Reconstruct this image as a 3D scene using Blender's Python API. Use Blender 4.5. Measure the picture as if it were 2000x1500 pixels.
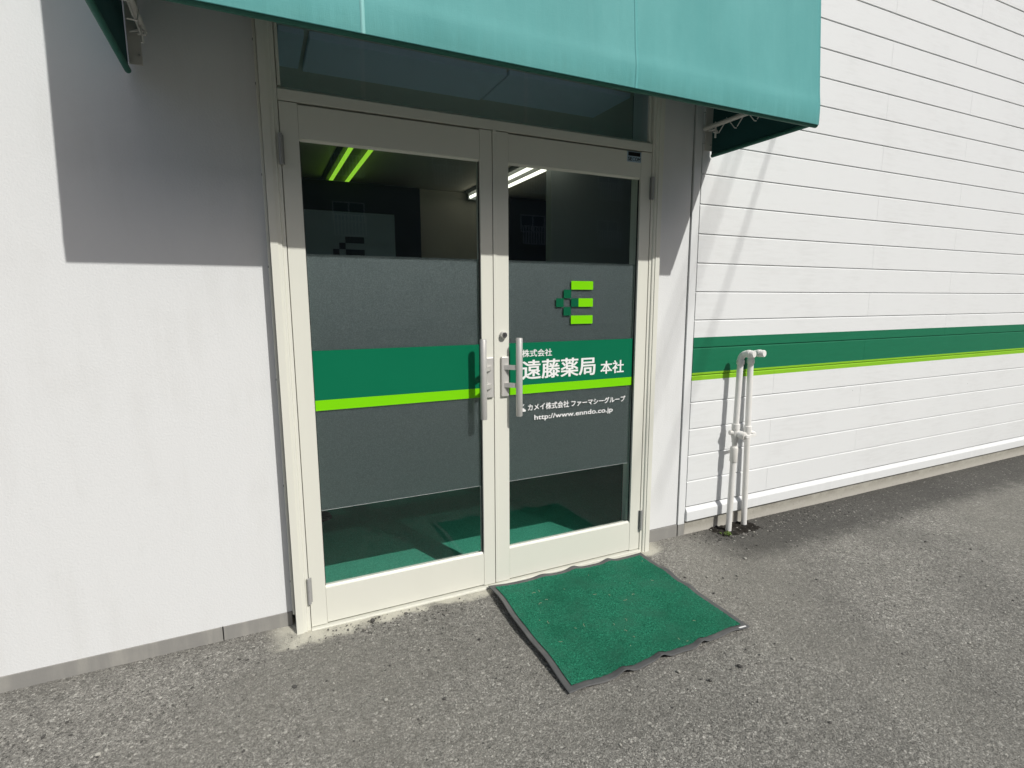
import bpy, bmesh, math, random
import numpy as np
from mathutils import Vector, Matrix, Euler

random.seed(7)
for o in list(bpy.data.objects):
    bpy.data.objects.remove(o)
SC = bpy.context.scene
COL = SC.collection

# ------------------------------------------------------------------ camera
cam_d = bpy.data.cameras.new('camera')
cam = bpy.data.objects.new('camera', cam_d)
COL.objects.link(cam)
cam_d.sensor_width = 36.0
cam_d.lens = 1055.6 / 2000 * 36
cam_d.clip_start = 0.02
cam_d.clip_end = 2000
RZ, RX, RO = math.radians(-25.1006), math.radians(81.2845), math.radians(-0.1751)
cam.matrix_world = (Matrix.Translation((-0.12316, -2.27496, 1.36608)) @ Matrix.Rotation(RZ, 4, 'Z')
                    @ Matrix.Rotation(RX, 4, 'X') @ Matrix.Rotation(RO, 4, 'Z'))
SC.camera = cam

# ------------------------------------------------------------------ light
LD = Vector((-0.37, 1.0, -0.97))             # the way sunlight travels
TO_SUN = -LD.normalized()
world = bpy.data.worlds.new('World')
SC.world = world
world.use_nodes = True
wn = world.node_tree.nodes
wl = world.node_tree.links
bg = wn['Background']
sky = wn.new('ShaderNodeTexSky')
sky.sky_type = 'NISHITA'
sky.sun_disc = False
sky.sun_elevation = math.asin(TO_SUN.z)
sky.sun_rotation = math.atan2(TO_SUN.x, TO_SUN.y)
sky.air_density = 0.75
sky.dust_density = 3.0
sky.ozone_density = 1.0
wl.new(sky.outputs['Color'], bg.inputs['Color'])
bg.inputs['Strength'].default_value = 0.085
sun_d = bpy.data.lights.new('sun', 'SUN')
sun_d.energy = 3.5
sun_d.angle = math.radians(0.53)
sun_d.color = (1.0, 0.98, 0.93)
sun = bpy.data.objects.new('sun', sun_d)
COL.objects.link(sun)
sun.location = (4, -12, 12)
sun.rotation_euler = LD.to_track_quat('-Z', 'Y').to_euler()
vs = SC.view_settings
vs.view_transform = 'Standard'
vs.look = 'None'
vs.exposure = 0.0
vs.gamma = 1.0
SC.cycles.use_denoising = True
SC.cycles.max_bounces = 8
SC.cycles.diffuse_bounces = 4
SC.cycles.glossy_bounces = 3
SC.cycles.transparent_max_bounces = 24
SC.cycles.sample_clamp_indirect = 6.0

# ------------------------------------------------------------------ materials
class NT:
    def __init__(s, name):
        s.m = bpy.data.materials.new(name)
        s.m.use_nodes = True
        s.t = s.m.node_tree
        s.n = s.t.nodes
        s.b = s.n['Principled BSDF']
        s.out = s.n['Material Output']
    def add(s, typ, **kw):
        nd = s.n.new(typ)
        for k, v in kw.items():
            setattr(nd, k, v)
        return nd
    def put(s, sock, v):
        if isinstance(v, bpy.types.NodeSocket):
            s.t.links.new(v, sock)
        elif isinstance(v, (tuple, list)) and len(v) == 3 and sock.type == 'RGBA':
            sock.default_value = (*v, 1)
        else:
            sock.default_value = v
    def coord(s):
        return s.add('ShaderNodeTexCoord').outputs['Object']
    def pos(s):
        return s.add('ShaderNodeNewGeometry').outputs['Position']
    def sep(s, v):
        nd = s.add('ShaderNodeSeparateXYZ')
        s.put(nd.inputs[0], v)
        return nd.outputs
    def mapping(s, v, scale=(1, 1, 1), loc=(0, 0, 0)):
        nd = s.add('ShaderNodeMapping')
        s.put(nd.inputs['Vector'], v)
        nd.inputs['Scale'].default_value = scale
        nd.inputs['Location'].default_value = loc
        return nd.outputs[0]
    def noise(s, v, scale, detail=3, rough=0.55):
        nd = s.add('ShaderNodeTexNoise')
        s.put(nd.inputs['Vector'], v)
        nd.inputs['Scale'].default_value = scale
        nd.inputs['Detail'].default_value = detail
        nd.inputs['Roughness'].default_value = rough
        return nd.outputs['Fac']
    def voronoi(s, v, scale, feature='F1', rnd=1.0):
        nd = s.add('ShaderNodeTexVoronoi', feature=feature)
        s.put(nd.inputs['Vector'], v)
        nd.inputs['Scale'].default_value = scale
        nd.inputs['Randomness'].default_value = rnd
        return nd.outputs
    def math(s, op, a, b=0.0, clamp=False):
        nd = s.add('ShaderNodeMath', operation=op, use_clamp=clamp)
        s.put(nd.inputs[0], a)
        s.put(nd.inputs[1], b)
        return nd.outputs[0]
    def rng(s, v, a, b, c=0.0, d=1.0, smooth=True):
        nd = s.add('ShaderNodeMapRange', interpolation_type='SMOOTHSTEP' if smooth else 'LINEAR')
        s.put(nd.inputs[0], v)
        for i, q in enumerate((a, b, c, d)):
            nd.inputs[1 + i].default_value = q
        return nd.outputs[0]
    def mix(s, f, a, b, blend='MIX'):
        nd = s.add('ShaderNodeMix', data_type='RGBA', blend_type=blend)
        s.put(nd.inputs[0], f)
        s.put(nd.inputs[6], a)
        s.put(nd.inputs[7], b)
        return nd.outputs[2]
    def bump(s, h, strength=0.3, dist=0.002):
        nd = s.add('ShaderNodeBump')
        s.put(nd.inputs['Height'], h)
        nd.inputs['Strength'].default_value = strength
        nd.inputs['Distance'].default_value = dist
        s.t.links.new(nd.outputs[0], s.b.inputs['Normal'])
    def base(s, c):
        s.put(s.b.inputs['Base Color'], c)
    def set(s, **kw):
        for k, v in kw.items():
            s.put(s.b.inputs[k.replace('_', ' ')], v)

def painted(name, c, c2, rough=0.45, bscale=220, bstr=0.12, bdist=0.001, spec=0.4, dirt=0.35):
    k = NT(name)
    p = k.pos()
    n1 = k.noise(p, 3.5, 5, 0.6)
    n2 = k.noise(k.mapping(p, (9, 9, 1.2)), 2.0, 4, 0.6)
    f = k.math('MULTIPLY', k.rng(k.math('MULTIPLY', n1, n2), 0.2, 0.42), dirt)
    k.base(k.mix(f, c, c2))
    k.set(Roughness=k.rng(n1, 0.3, 0.7, rough - 0.06, rough + 0.08), Specular_IOR_Level=spec)
    k.bump(k.noise(p, bscale, 4, 0.6), bstr, bdist)
    return k.m

M = {}
M['render'] = painted('white_render', (0.69, 0.70, 0.70), (0.62, 0.625, 0.615), 0.7, 130, 0.35, 0.0025, 0.25, 0.35)
M['cream'] = painted('cream_aluminium', (0.69, 0.69, 0.615), (0.64, 0.64, 0.56), 0.38, 700, 0.05, 0.0004, 0.45, 0.14)
M['plinth'] = painted('grey_plinth', (0.255, 0.25, 0.235), (0.34, 0.33, 0.30), 0.55, 180, 0.25, 0.002, 0.3, 0.9)
M['rubber_seal'] = painted('dark_seal', (0.02, 0.02, 0.02), (0.03, 0.03, 0.03), 0.6)
M['pipe'] = painted('white_pipe_paint', (0.78, 0.775, 0.75), (0.62, 0.60, 0.55), 0.38, 260, 0.2, 0.0012, 0.5, 0.7)
M['pipe_dirt'] = painted('dark_insulation', (0.03, 0.028, 0.026), (0.05, 0.047, 0.04), 0.85)
M['hinge'] = painted('grey_hinge_metal', (0.33, 0.33, 0.32), (0.27, 0.27, 0.26), 0.35, 600, 0.05, 0.0003, 0.6)
M['trim'] = painted('white_trim', (0.715, 0.73, 0.73), (0.64, 0.65, 0.645), 0.5, 200, 0.2, 0.0015, 0.35, 0.4)
M['roofing'] = painted('roof_sheet', (0.3, 0.3, 0.3), (0.25, 0.25, 0.25), 0.6)

k = NT('brushed_handle_metal')
p = k.pos()
n = k.noise(k.mapping(p, (400, 400, 6)), 2.0, 3)
k.base(k.mix(n, (0.54, 0.53, 0.505), (0.64, 0.63, 0.60)))
k.set(Roughness=k.rng(n, 0.3, 0.7, 0.36, 0.5), Metallic=0.35, Specular_IOR_Level=0.5)
M['handle'] = k.m
k = NT('lock_steel')
k.base((0.6, 0.59, 0.57))
k.set(Metallic=1.0, Roughness=0.22)
M['steel'] = k.m

# siding: painted boards, the green and lime bands are paint on them
k = NT('siding_paint')
p = k.pos()
z = k.sep(p)[2]
n1 = k.noise(k.mapping(p, (1.2, 9, 9)), 6, 5, 0.6)
n2 = k.noise(p, 2.2, 4, 0.6)
white = k.mix(k.rng(k.math('MULTIPLY', n1, n2), 0.2, 0.45, 0, 0.55), (0.715, 0.73, 0.73), (0.64, 0.65, 0.645))
green = k.mix(n1, (0.003, 0.130, 0.060), (0.006, 0.165, 0.080))
lime = k.mix(n1, (0.20, 0.44, 0.012), (0.27, 0.55, 0.02))
spv = k.voronoi(p, 5.5)
spk_ = k.math('MULTIPLY', k.math('LESS_THAN', spv['Distance'], 0.016), k.math('GREATER_THAN', k.sep(spv['Color'])[0], 0.5))
white = k.mix(k.math('MULTIPLY', spk_, 0.8), white, (0.16, 0.15, 0.13))
isg = k.math('MULTIPLY', k.math('GREATER_THAN', z, 0.957), k.math('LESS_THAN', z, 1.159))
isl = k.math('MULTIPLY', k.math('GREATER_THAN', z, 0.912), k.math('LESS_THAN', z, 0.957))
k.base(k.mix(isl, k.mix(isg, white, green), lime))
k.set(Roughness=0.5, Specular_IOR_Level=0.35)
grain = k.noise(k.mapping(p, (14, 60, 60)), 3.0, 6, 0.65)
k.bump(k.math('ADD', grain, k.math('MULTIPLY', k.noise(p, 240, 3), 0.6)), 0.28, 0.0022)
M['siding'] = k.m

# concrete foundation
k = NT('foundation_concrete')
p = k.pos()
n1 = k.noise(p, 7, 6, 0.65)
n2 = k.noise(p, 60, 4, 0.6)
zz = k.sep(p)[2]
salt = k.rng(k.math('ADD', zz, k.math('MULTIPLY', k.math('SUBTRACT', n1, 0.5), 0.12)), -0.02, 0.03, 1, 0)
c = k.mix(k.rng(n1, 0.35, 0.65), (0.30, 0.285, 0.245), (0.40, 0.385, 0.335))
c = k.mix(k.math('MULTIPLY', salt, 0.6), c, (0.52, 0.50, 0.45))
k.base(k.mix(k.rng(n2, 0.55, 0.75, 0, 0.5), c, (0.2, 0.19, 0.165)))
k.set(Roughness=0.9, Specular_IOR_Level=0.2)
k.bump(k.math('ADD', n2, n1), 0.5, 0.004)
M['concrete'] = k.m

# asphalt, with cement slurry by the door sill and a darker patch by the siding
k = NT('asphalt')
p = k.pos()
warp = k.noise(p, 35, 2)
nv = k.add('ShaderNodeVectorMath', operation='ADD')
k.put(nv.inputs[0], p)
wv = k.add('ShaderNodeVectorMath', operation='SCALE')
wt = k.add('ShaderNodeTexNoise')
k.put(wt.inputs['Vector'], p)
wt.inputs['Scale'].default_value = 60
k.put(wv.inputs[0], wt.outputs['Color'])
wv.inputs['Scale'].default_value = 0.006
k.put(nv.inputs[1], wv.outputs[0])
pw = nv.outputs[0]
va = k.voronoi(pw, 95)
vb = k.voronoi(pw, 210)
vc = k.voronoi(pw, 430)
big = k.noise(p, 1.3, 5, 0.6)
mid = k.noise(p, 9, 5, 0.65)
fine = k.noise(p, 300, 3, 0.7)
ra = k.sep(va['Color'])[0]
rb = k.sep(vb['Color'])[1]
rc = k.sep(vc['Color'])[2]
tone = k.math('ADD', k.math('MULTIPLY', ra, 0.24), k.math('ADD', k.math('MULTIPLY', rb, 0.36), k.math('MULTIPLY', rc, 0.40)))
ramp = k.add('ShaderNodeValToRGB')
k.put(ramp.inputs[0], tone)
e = ramp.color_ramp.elements
e[0].position, e[0].color = 0.10, (0.042, 0.041, 0.037, 1)
e[1].position, e[1].color = 0.90, (0.56, 0.55, 0.50, 1)
for q, c in ((0.30, 0.13), (0.50, 0.21), (0.70, 0.31)):
    el = ramp.color_ramp.elements.new(q)
    el.color = (c * 1.015, c * 0.985, c * 0.89, 1)
c = ramp.outputs[0]
pale = k.math('MULTIPLY', k.math('GREATER_THAN', ra, 0.975), k.math('LESS_THAN', va['Distance'], 0.0052 * 95))
c = k.mix(k.math('MULTIPLY', pale, 0.8), c, (0.50, 0.485, 0.44))
c = k.mix(k.rng(big, 0.35, 0.68, 0.0, 0.75), c, k.mix(0.55, c, (0.095, 0.093, 0.084)))
c = k.mix(k.rng(k.noise(p, 0.7, 4, 0.55), 0.45, 0.7, 0, 0.5), c, k.mix(0.5, c, (0.30, 0.29, 0.25)))
pit = k.noise(p, 55, 3, 0.6)
c = k.mix(k.rng(pit, 0.66, 0.76, 0, 0.7), c, (0.05, 0.048, 0.043))
c = k.mix(k.rng(mid, 0.55, 0.75, 0, 0.22), c, (0.25, 0.243, 0.215))
xyz = k.sep(p)
X, Yc = xyz[0], xyz[1]
# cement slurry
edge = k.math('ADD', Yc, k.math('MULTIPLY', k.math('SUBTRACT', mid, 0.5), 0.16))
fx = k.math('MULTIPLY', k.rng(X, -0.20, -0.08), k.rng(X, 1.80, 1.92, 1, 0))
wide = k.rng(X, 0.45, 0.0, 0.0, 0.05)
sl = k.math('MULTIPLY', k.rng(k.math('ADD', edge, wide), -0.075, -0.03), fx)
sl = k.math('MULTIPLY', sl, k.rng(k.math('ADD', fine, mid), 0.72, 1.02))
c = k.mix(k.math('MULTIPLY', sl, 0.92), c, k.mix(fine, (0.42, 0.405, 0.34), (0.60, 0.585, 0.50)))
# darker new asphalt by the pipes
dk = k.math('MULTIPLY', k.rng(k.math('ADD', X, k.math('MULTIPLY', mid, 0.3)), 2.16, 2.5),
            k.rng(k.math('ADD', Yc, k.math('MULTIPLY', k.math('SUBTRACT', mid, 0.5), 0.25)), -0.42, -0.22))
c = k.mix(k.math('MULTIPLY', dk, 0.66), c, k.mix(pale, (0.034, 0.033, 0.031), (0.22, 0.21, 0.19)))
k.base(c)
k.set(Roughness=0.85, Specular_IOR_Level=0.3)
ha = k.rng(va['Distance'], 0.0, 0.75, 1, 0)
hb = k.rng(vb['Distance'], 0.0, 0.75, 1, 0)
hc = k.rng(vc['Distance'], 0.0, 0.75, 1, 0)
h = k.math('ADD', k.math('MULTIPLY', k.math('MULTIPLY', ha, k.math('ADD', ra, 0.25)), 0.6),
           k.math('ADD', k.math('MULTIPLY', k.math('MULTIPLY', hb, rb), 0.5), k.math('MULTIPLY', hc, 0.22)))
h = k.math('ADD', h, k.math('MULTIPLY', big, 1.2))
dsp = k.add('ShaderNodeDisplacement')
k.put(dsp.inputs['Height'], k.math('MULTIPLY', h, k.math('SUBTRACT', 1.0, k.math('MULTIPLY', sl, 0.55))))
dsp.inputs['Midlevel'].default_value = 1.35
dsp.inputs['Scale'].default_value = 0.0042
k.t.links.new(dsp.outputs[0], k.out.inputs['Displacement'])
k.m.displacement_method = 'BOTH'
M['asphalt'] = k.m

# mat pile and rubber
k = NT('mat_pile')
p = k.pos()
v1 = k.voronoi(p, 260)
n1 = k.rng(k.noise(p, 150, 4, 0.75), 0.3, 0.7)
n2 = k.noise(p, 7, 4, 0.6)
r1 = k.sep(v1['Color'])[0]
c = k.mix(k.math('MULTIPLY', k.math('ADD', r1, n1), 0.5), (0.003, 0.050, 0.028), (0.050, 0.345, 0.205))
c = k.mix(k.rng(n2, 0.42, 0.70, 0, 0.55), c, (0.045, 0.185, 0.12))
c = k.mix(k.rng(k.noise(p, 2.6, 4, 0.6), 0.45, 0.72, 0, 0.5), c, (0.012, 0.105, 0.060))
k.base(c)
k.set(Roughness=0.95, Specular_IOR_Level=0.1)
dsp = k.add('ShaderNodeDisplacement')
k.put(dsp.inputs['Height'], k.math('ADD', k.math('MULTIPLY', k.rng(v1['Distance'], 0, 0.8, 1, 0), r1), n1))
dsp.inputs['Midlevel'].default_value = 0.6
dsp.inputs['Scale'].default_value = 0.0034
k.t.links.new(dsp.outputs[0], k.out.inputs['Displacement'])
k.m.displacement_method = 'BOTH'
M['pile'] = k.m
M['mat_rubber'] = painted('mat_rubber', (0.085, 0.087, 0.088), (0.13, 0.13, 0.125), 0.6, 90, 0.25, 0.002, 0.4, 0.8)

# awning fabric
k = NT('awning_fabric')
p = k.pos()
wx = k.noise(k.mapping(p, (900, 60, 60)), 1.0, 2)
wz = k.noise(k.mapping(p, (40, 500, 700)), 1.0, 2)
fade = k.noise(k.mapping(p, (2.2, 1, 0.7)), 1.5, 4, 0.6)
streak = k.noise(k.mapping(p, (30, 2, 1.2)), 1.5, 4, 0.6)
c = k.mix(k.rng(fade, 0.3, 0.7), (0.080, 0.325, 0.320), (0.118, 0.395, 0.390))
c = k.mix(k.rng(streak, 0.52, 0.8, 0, 0.13), c, (0.20, 0.48, 0.47))
gz_ = k.sep(p)[2]
grime = k.math('MULTIPLY', k.rng(k.math('ADD', gz_, k.math('MULTIPLY', streak, 0.12)), 2.17, 2.26, 1, 0), 0.35)
c = k.mix(grime, c, (0.06, 0.22, 0.19))
c = k.mix(k.math('MULTIPLY', k.math('ADD', wx, wz), 0.26), c, (0.05, 0.25, 0.24))
k.base(c)
k.set(Roughness=0.62, Specular_IOR_Level=0.3, Sheen_Weight=0.1)
k.bump(k.math('ADD', k.math('ADD', wx, wz), k.math('MULTIPLY', k.noise(k.mapping(p, (3, 1, 1.2)), 2.2, 3), 14.0)), 0.3, 0.0012)
tr = k.add('ShaderNodeBsdfTranslucent')
k.put(tr.inputs['Color'], (0.30, 0.42, 0.38))
mx = k.add('ShaderNodeMixShader')
mx.inputs[0].default_value = 0.008
k.t.links.new(k.b.outputs[0], mx.inputs[1])
k.t.links.new(tr.outputs[0], mx.inputs[2])
k.t.links.new(mx.outputs[0], k.out.inputs['Surface'])
M['fabric'] = k.m
M['fabric_seam'] = painted('awning_seam_tape', (0.24, 0.53, 0.51), (0.20, 0.48, 0.46), 0.6, 500, 0.1, 0.0006, 0.3)
M['fabric_seam_b'] = painted('awning_seam', (0.105, 0.365, 0.358), (0.10, 0.352, 0.346), 0.62, 500, 0.1, 0.0006, 0.3)
M['side_shade'] = painted('awning_side_shade', (0.018, 0.075, 0.075), (0.024, 0.09, 0.09), 0.8, 500, 0.2, 0.0008, 0.2)  # shade inside the awning ends, put into a darker colour than the cloth
M['hem'] = painted('awning_hem_shaded', (0.022, 0.115, 0.085), (0.04, 0.16, 0.13), 0.6, 500, 0.2, 0.0008, 0.3)  # canopy cloth darkened: shade on the hem's underside is in the colour
M['white_steel'] = painted('white_steel_tube', (0.62, 0.60, 0.56), (0.5, 0.48, 0.44), 0.4)
M['rope'] = painted('white_lacing_rope', (0.7, 0.69, 0.66), (0.6, 0.59, 0.56), 0.8)

def glass_mat(name, tint, reflect=1.0, smudge=0.0):
    k = NT(name)
    k.n.remove(k.b)
    g = k.add('ShaderNodeNewGeometry')
    d = k.add('ShaderNodeVectorMath', operation='DOT_PRODUCT')
    k.put(d.inputs[0], g.outputs['Normal'])
    k.put(d.inputs[1], g.outputs['Incoming'])
    a = k.math('SUBTRACT', 1.0, k.math('ABSOLUTE', d.outputs['Value']))
    f = k.math('ADD', 0.042, k.math('MULTIPLY', k.math('POWER', a, 5.0), 0.95))
    f = k.math('MULTIPLY', f, reflect, True)
    tr = k.add('ShaderNodeBsdfTransparent')
    k.put(tr.inputs[0], tint)
    gl = k.add('ShaderNodeBsdfGlossy')
    gl.inputs['Roughness'].default_value = 0.004
    k.put(gl.inputs['Color'], (0.90, 0.97, 1.0))
    mx = k.add('ShaderNodeMixShader')
    k.put(mx.inputs[0], f)
    k.t.links.new(tr.outputs[0], mx.inputs[1])
    k.t.links.new(gl.outputs[0], mx.inputs[2])
    last = mx.outputs[0]
    if smudge:
        df = k.add('ShaderNodeBsdfDiffuse')
        k.put(df.inputs[0], (0.6, 0.6, 0.55))
        n = k.noise(k.pos(), 9, 7, 0.75)
        sc = k.noise(k.mapping(g.outputs['Position'], (8, 8, 90)), 3.0, 5, 0.8)
        m2 = k.add('ShaderNodeMixShader')
        k.put(m2.inputs[0], k.math('MULTIPLY', k.math('ADD', k.rng(n, 0.45, 0.8), k.rng(sc, 0.66, 0.78, 0, 1.5)), smudge))
        k.t.links.new(last, m2.inputs[1])
        k.t.links.new(df.outputs[0], m2.inputs[2])
        last = m2.outputs[0]
    k.t.links.new(last, k.out.inputs['Surface'])
    return k.m
M['glass'] = glass_mat('clear_glass', (0.95, 0.975, 0.97), 0.82, 0.005)
M['glass_transom'] = glass_mat('transom_glass', (0.88, 0.94, 1.0), 1.5, 0.03)

# frosted film behind the pane
k = NT('frosted_film')
p = k.pos()
spk = k.noise(p, 230, 4, 0.85)
cloud = k.noise(k.mapping(p, (1.2, 1, 2.5)), 1.6, 3)
c = k.mix(k.rng(spk, 0.40, 0.62), (0.024, 0.034, 0.045), (0.075, 0.094, 0.112))
c = k.mix(k.math('MULTIPLY', cloud, 0.25), c, (0.045, 0.058, 0.070))
k.base(c)
k.set(Roughness=0.5, Specular_IOR_Level=0.3)
tl = k.add('ShaderNodeBsdfTranslucent')
k.put(tl.inputs[0], (0.78, 0.86, 0.86))
tp = k.add('ShaderNodeBsdfTransparent')
k.put(tp.inputs[0], (0.9, 0.95, 0.95))
m1 = k.add('ShaderNodeMixShader')
m1.inputs[0].default_value = 0.52
m2 = k.add('ShaderNodeMixShader')
m2.inputs[0].default_value = 0.07
gs = k.add('ShaderNodeBsdfGlossy')
gs.inputs['Roughness'].default_value = 0.50
k.put(gs.inputs['Color'], k.mix(k.rng(spk, 0.40, 0.62), (0.30, 0.335, 0.355), (0.93, 1.0, 1.0)))
m0 = k.add('ShaderNodeMixShader')
m0.inputs[0].default_value = 0.46
k.t.links.new(k.b.outputs[0], m0.inputs[1])
k.t.links.new(gs.outputs[0], m0.inputs[2])
k.t.links.new(m0.outputs[0], m1.inputs[1])
k.t.links.new(tl.outputs[0], m1.inputs[2])
k.t.links.new(m1.outputs[0], m2.inputs[1])
k.t.links.new(tp.outputs[0], m2.inputs[2])
k.t.links.new(m2.outputs[0], k.out.inputs['Surface'])
M['film'] = k.m

def vinyl(name, c, c2, rough=0.3):
    k = NT(name)
    n = k.noise(k.pos(), 5, 5, 0.6)
    k.base(k.mix(n, c, c2))
    k.set(Roughness=rough, Specular_IOR_Level=0.22)
    k.bump(k.noise(k.pos(), 90, 3), 0.04, 0.0008)
    return k.m
M['v_green'] = vinyl('green_vinyl', (0.0015, 0.138, 0.064), (0.003, 0.152, 0.073))
M['v_dgreen'] = vinyl('dark_green_vinyl', (0.003, 0.095, 0.042), (0.004, 0.105, 0.048))
M['v_lime'] = vinyl('lime_vinyl', (0.185, 0.62, 0.002), (0.205, 0.66, 0.004))
M['v_white'] = vinyl('white_vinyl', (0.83, 0.83, 0.82), (0.79, 0.79, 0.78))
M['v_black'] = vinyl('black_vinyl', (0.008, 0.008, 0.008), (0.012, 0.012, 0.012))
M['v_sticker'] = vinyl('silver_blue_sticker', (0.36, 0.47, 0.56), (0.40, 0.52, 0.60))
M['v_teal'] = vinyl('teal_print', (0.02, 0.10, 0.16), (0.02, 0.11, 0.17))

# interior
k = NT('green_carpet')
p = k.pos()
v1 = k.voronoi(p, 260)
n1 = k.noise(p, 120, 4, 0.7)
r1 = k.sep(v1['Color'])[0]
k.base(k.mix(k.math('MULTIPLY', k.math('ADD', r1, n1), 0.5), (0.022, 0.145, 0.098), (0.085, 0.41, 0.285)))
k.set(Roughness=0.95, Specular_IOR_Level=0.1)
k.bump(k.math('ADD', r1, n1), 0.6, 0.003)
M['carpet'] = k.m
M['int_wall'] = painted('interior_beige_wall', (0.44, 0.41, 0.34), (0.38, 0.355, 0.30), 0.8)
M['int_ceiling'] = painted('interior_ceiling', (0.66, 0.61, 0.50), (0.60, 0.55, 0.46), 0.85)
M['int_dark'] = painted('dark_partition', (0.012, 0.016, 0.018), (0.016, 0.02, 0.022), 0.7)
M['int_board'] = painted('reception_board', (0.22, 0.26, 0.27), (0.20, 0.24, 0.25), 0.6)
M['int_grey'] = painted('grey_green_panel', (0.36, 0.39, 0.385), (0.32, 0.35, 0.34), 0.6)
M['int_panel'] = painted('pale_ceiling_panel', (0.82, 0.87, 0.90), (0.80, 0.84, 0.87), 0.7)
M['int_housing'] = painted('lamp_housing', (0.16, 0.17, 0.15), (0.14, 0.15, 0.13), 0.6)
M['shoe'] = painted('black_shoe_leather', (0.012, 0.012, 0.013), (0.02, 0.02, 0.02), 0.45)

def emis(name, c, s):
    k = NT(name)
    k.n.remove(k.b)
    e = k.add('ShaderNodeEmission')
    k.put(e.inputs[0], c)
    e.inputs[1].default_value = s
    k.t.links.new(e.outputs[0], k.out.inputs['Surface'])
    return k.m
M['tube_white'] = emis('fluorescent_white', (1.0, 0.98, 0.82), 2.0)
M['tube_lime'] = emis('fluorescent_lime', (0.29, 0.62, 0.035), 1.05)

# outside, far
M['far_wall'] = painted('apartment_wall', (0.28, 0.28, 0.27), (0.24, 0.24, 0.23), 0.8)
M['far_trim'] = painted('apartment_railing', (0.85, 0.87, 0.88), (0.82, 0.84, 0.85), 0.5)
k = NT('apartment_window_glass')
k.base((0.10, 0.13, 0.17))
k.set(Roughness=0.08)
M['far_glass'] = k.m
M['pole'] = painted('concrete_pole', (0.42, 0.41, 0.39), (0.36, 0.35, 0.33), 0.8)
M['cable'] = painted('black_cable', (0.02, 0.02, 0.02), (0.025, 0.025, 0.025), 0.6)
M['stone'] = painted('pale_stone', (0.40, 0.39, 0.35), (0.24, 0.23, 0.21), 0.85, 300, 0.4, 0.002, 0.2, 1.0)
M['dark_stone'] = painted('dark_stone', (0.075, 0.073, 0.068), (0.14, 0.135, 0.125), 0.85, 300, 0.4, 0.002, 0.2, 1.0)
M['soil'] = painted('dark_soil', (0.022, 0.02, 0.017), (0.05, 0.046, 0.04), 0.95, 160, 0.9, 0.006, 0.1, 1.0)
M['leaf'] = painted('weed_leaf', (0.10, 0.17, 0.025), (0.17, 0.24, 0.05), 0.6)
M['straw'] = painted('straw', (0.45, 0.42, 0.28), (0.35, 0.33, 0.22), 0.7)

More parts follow.
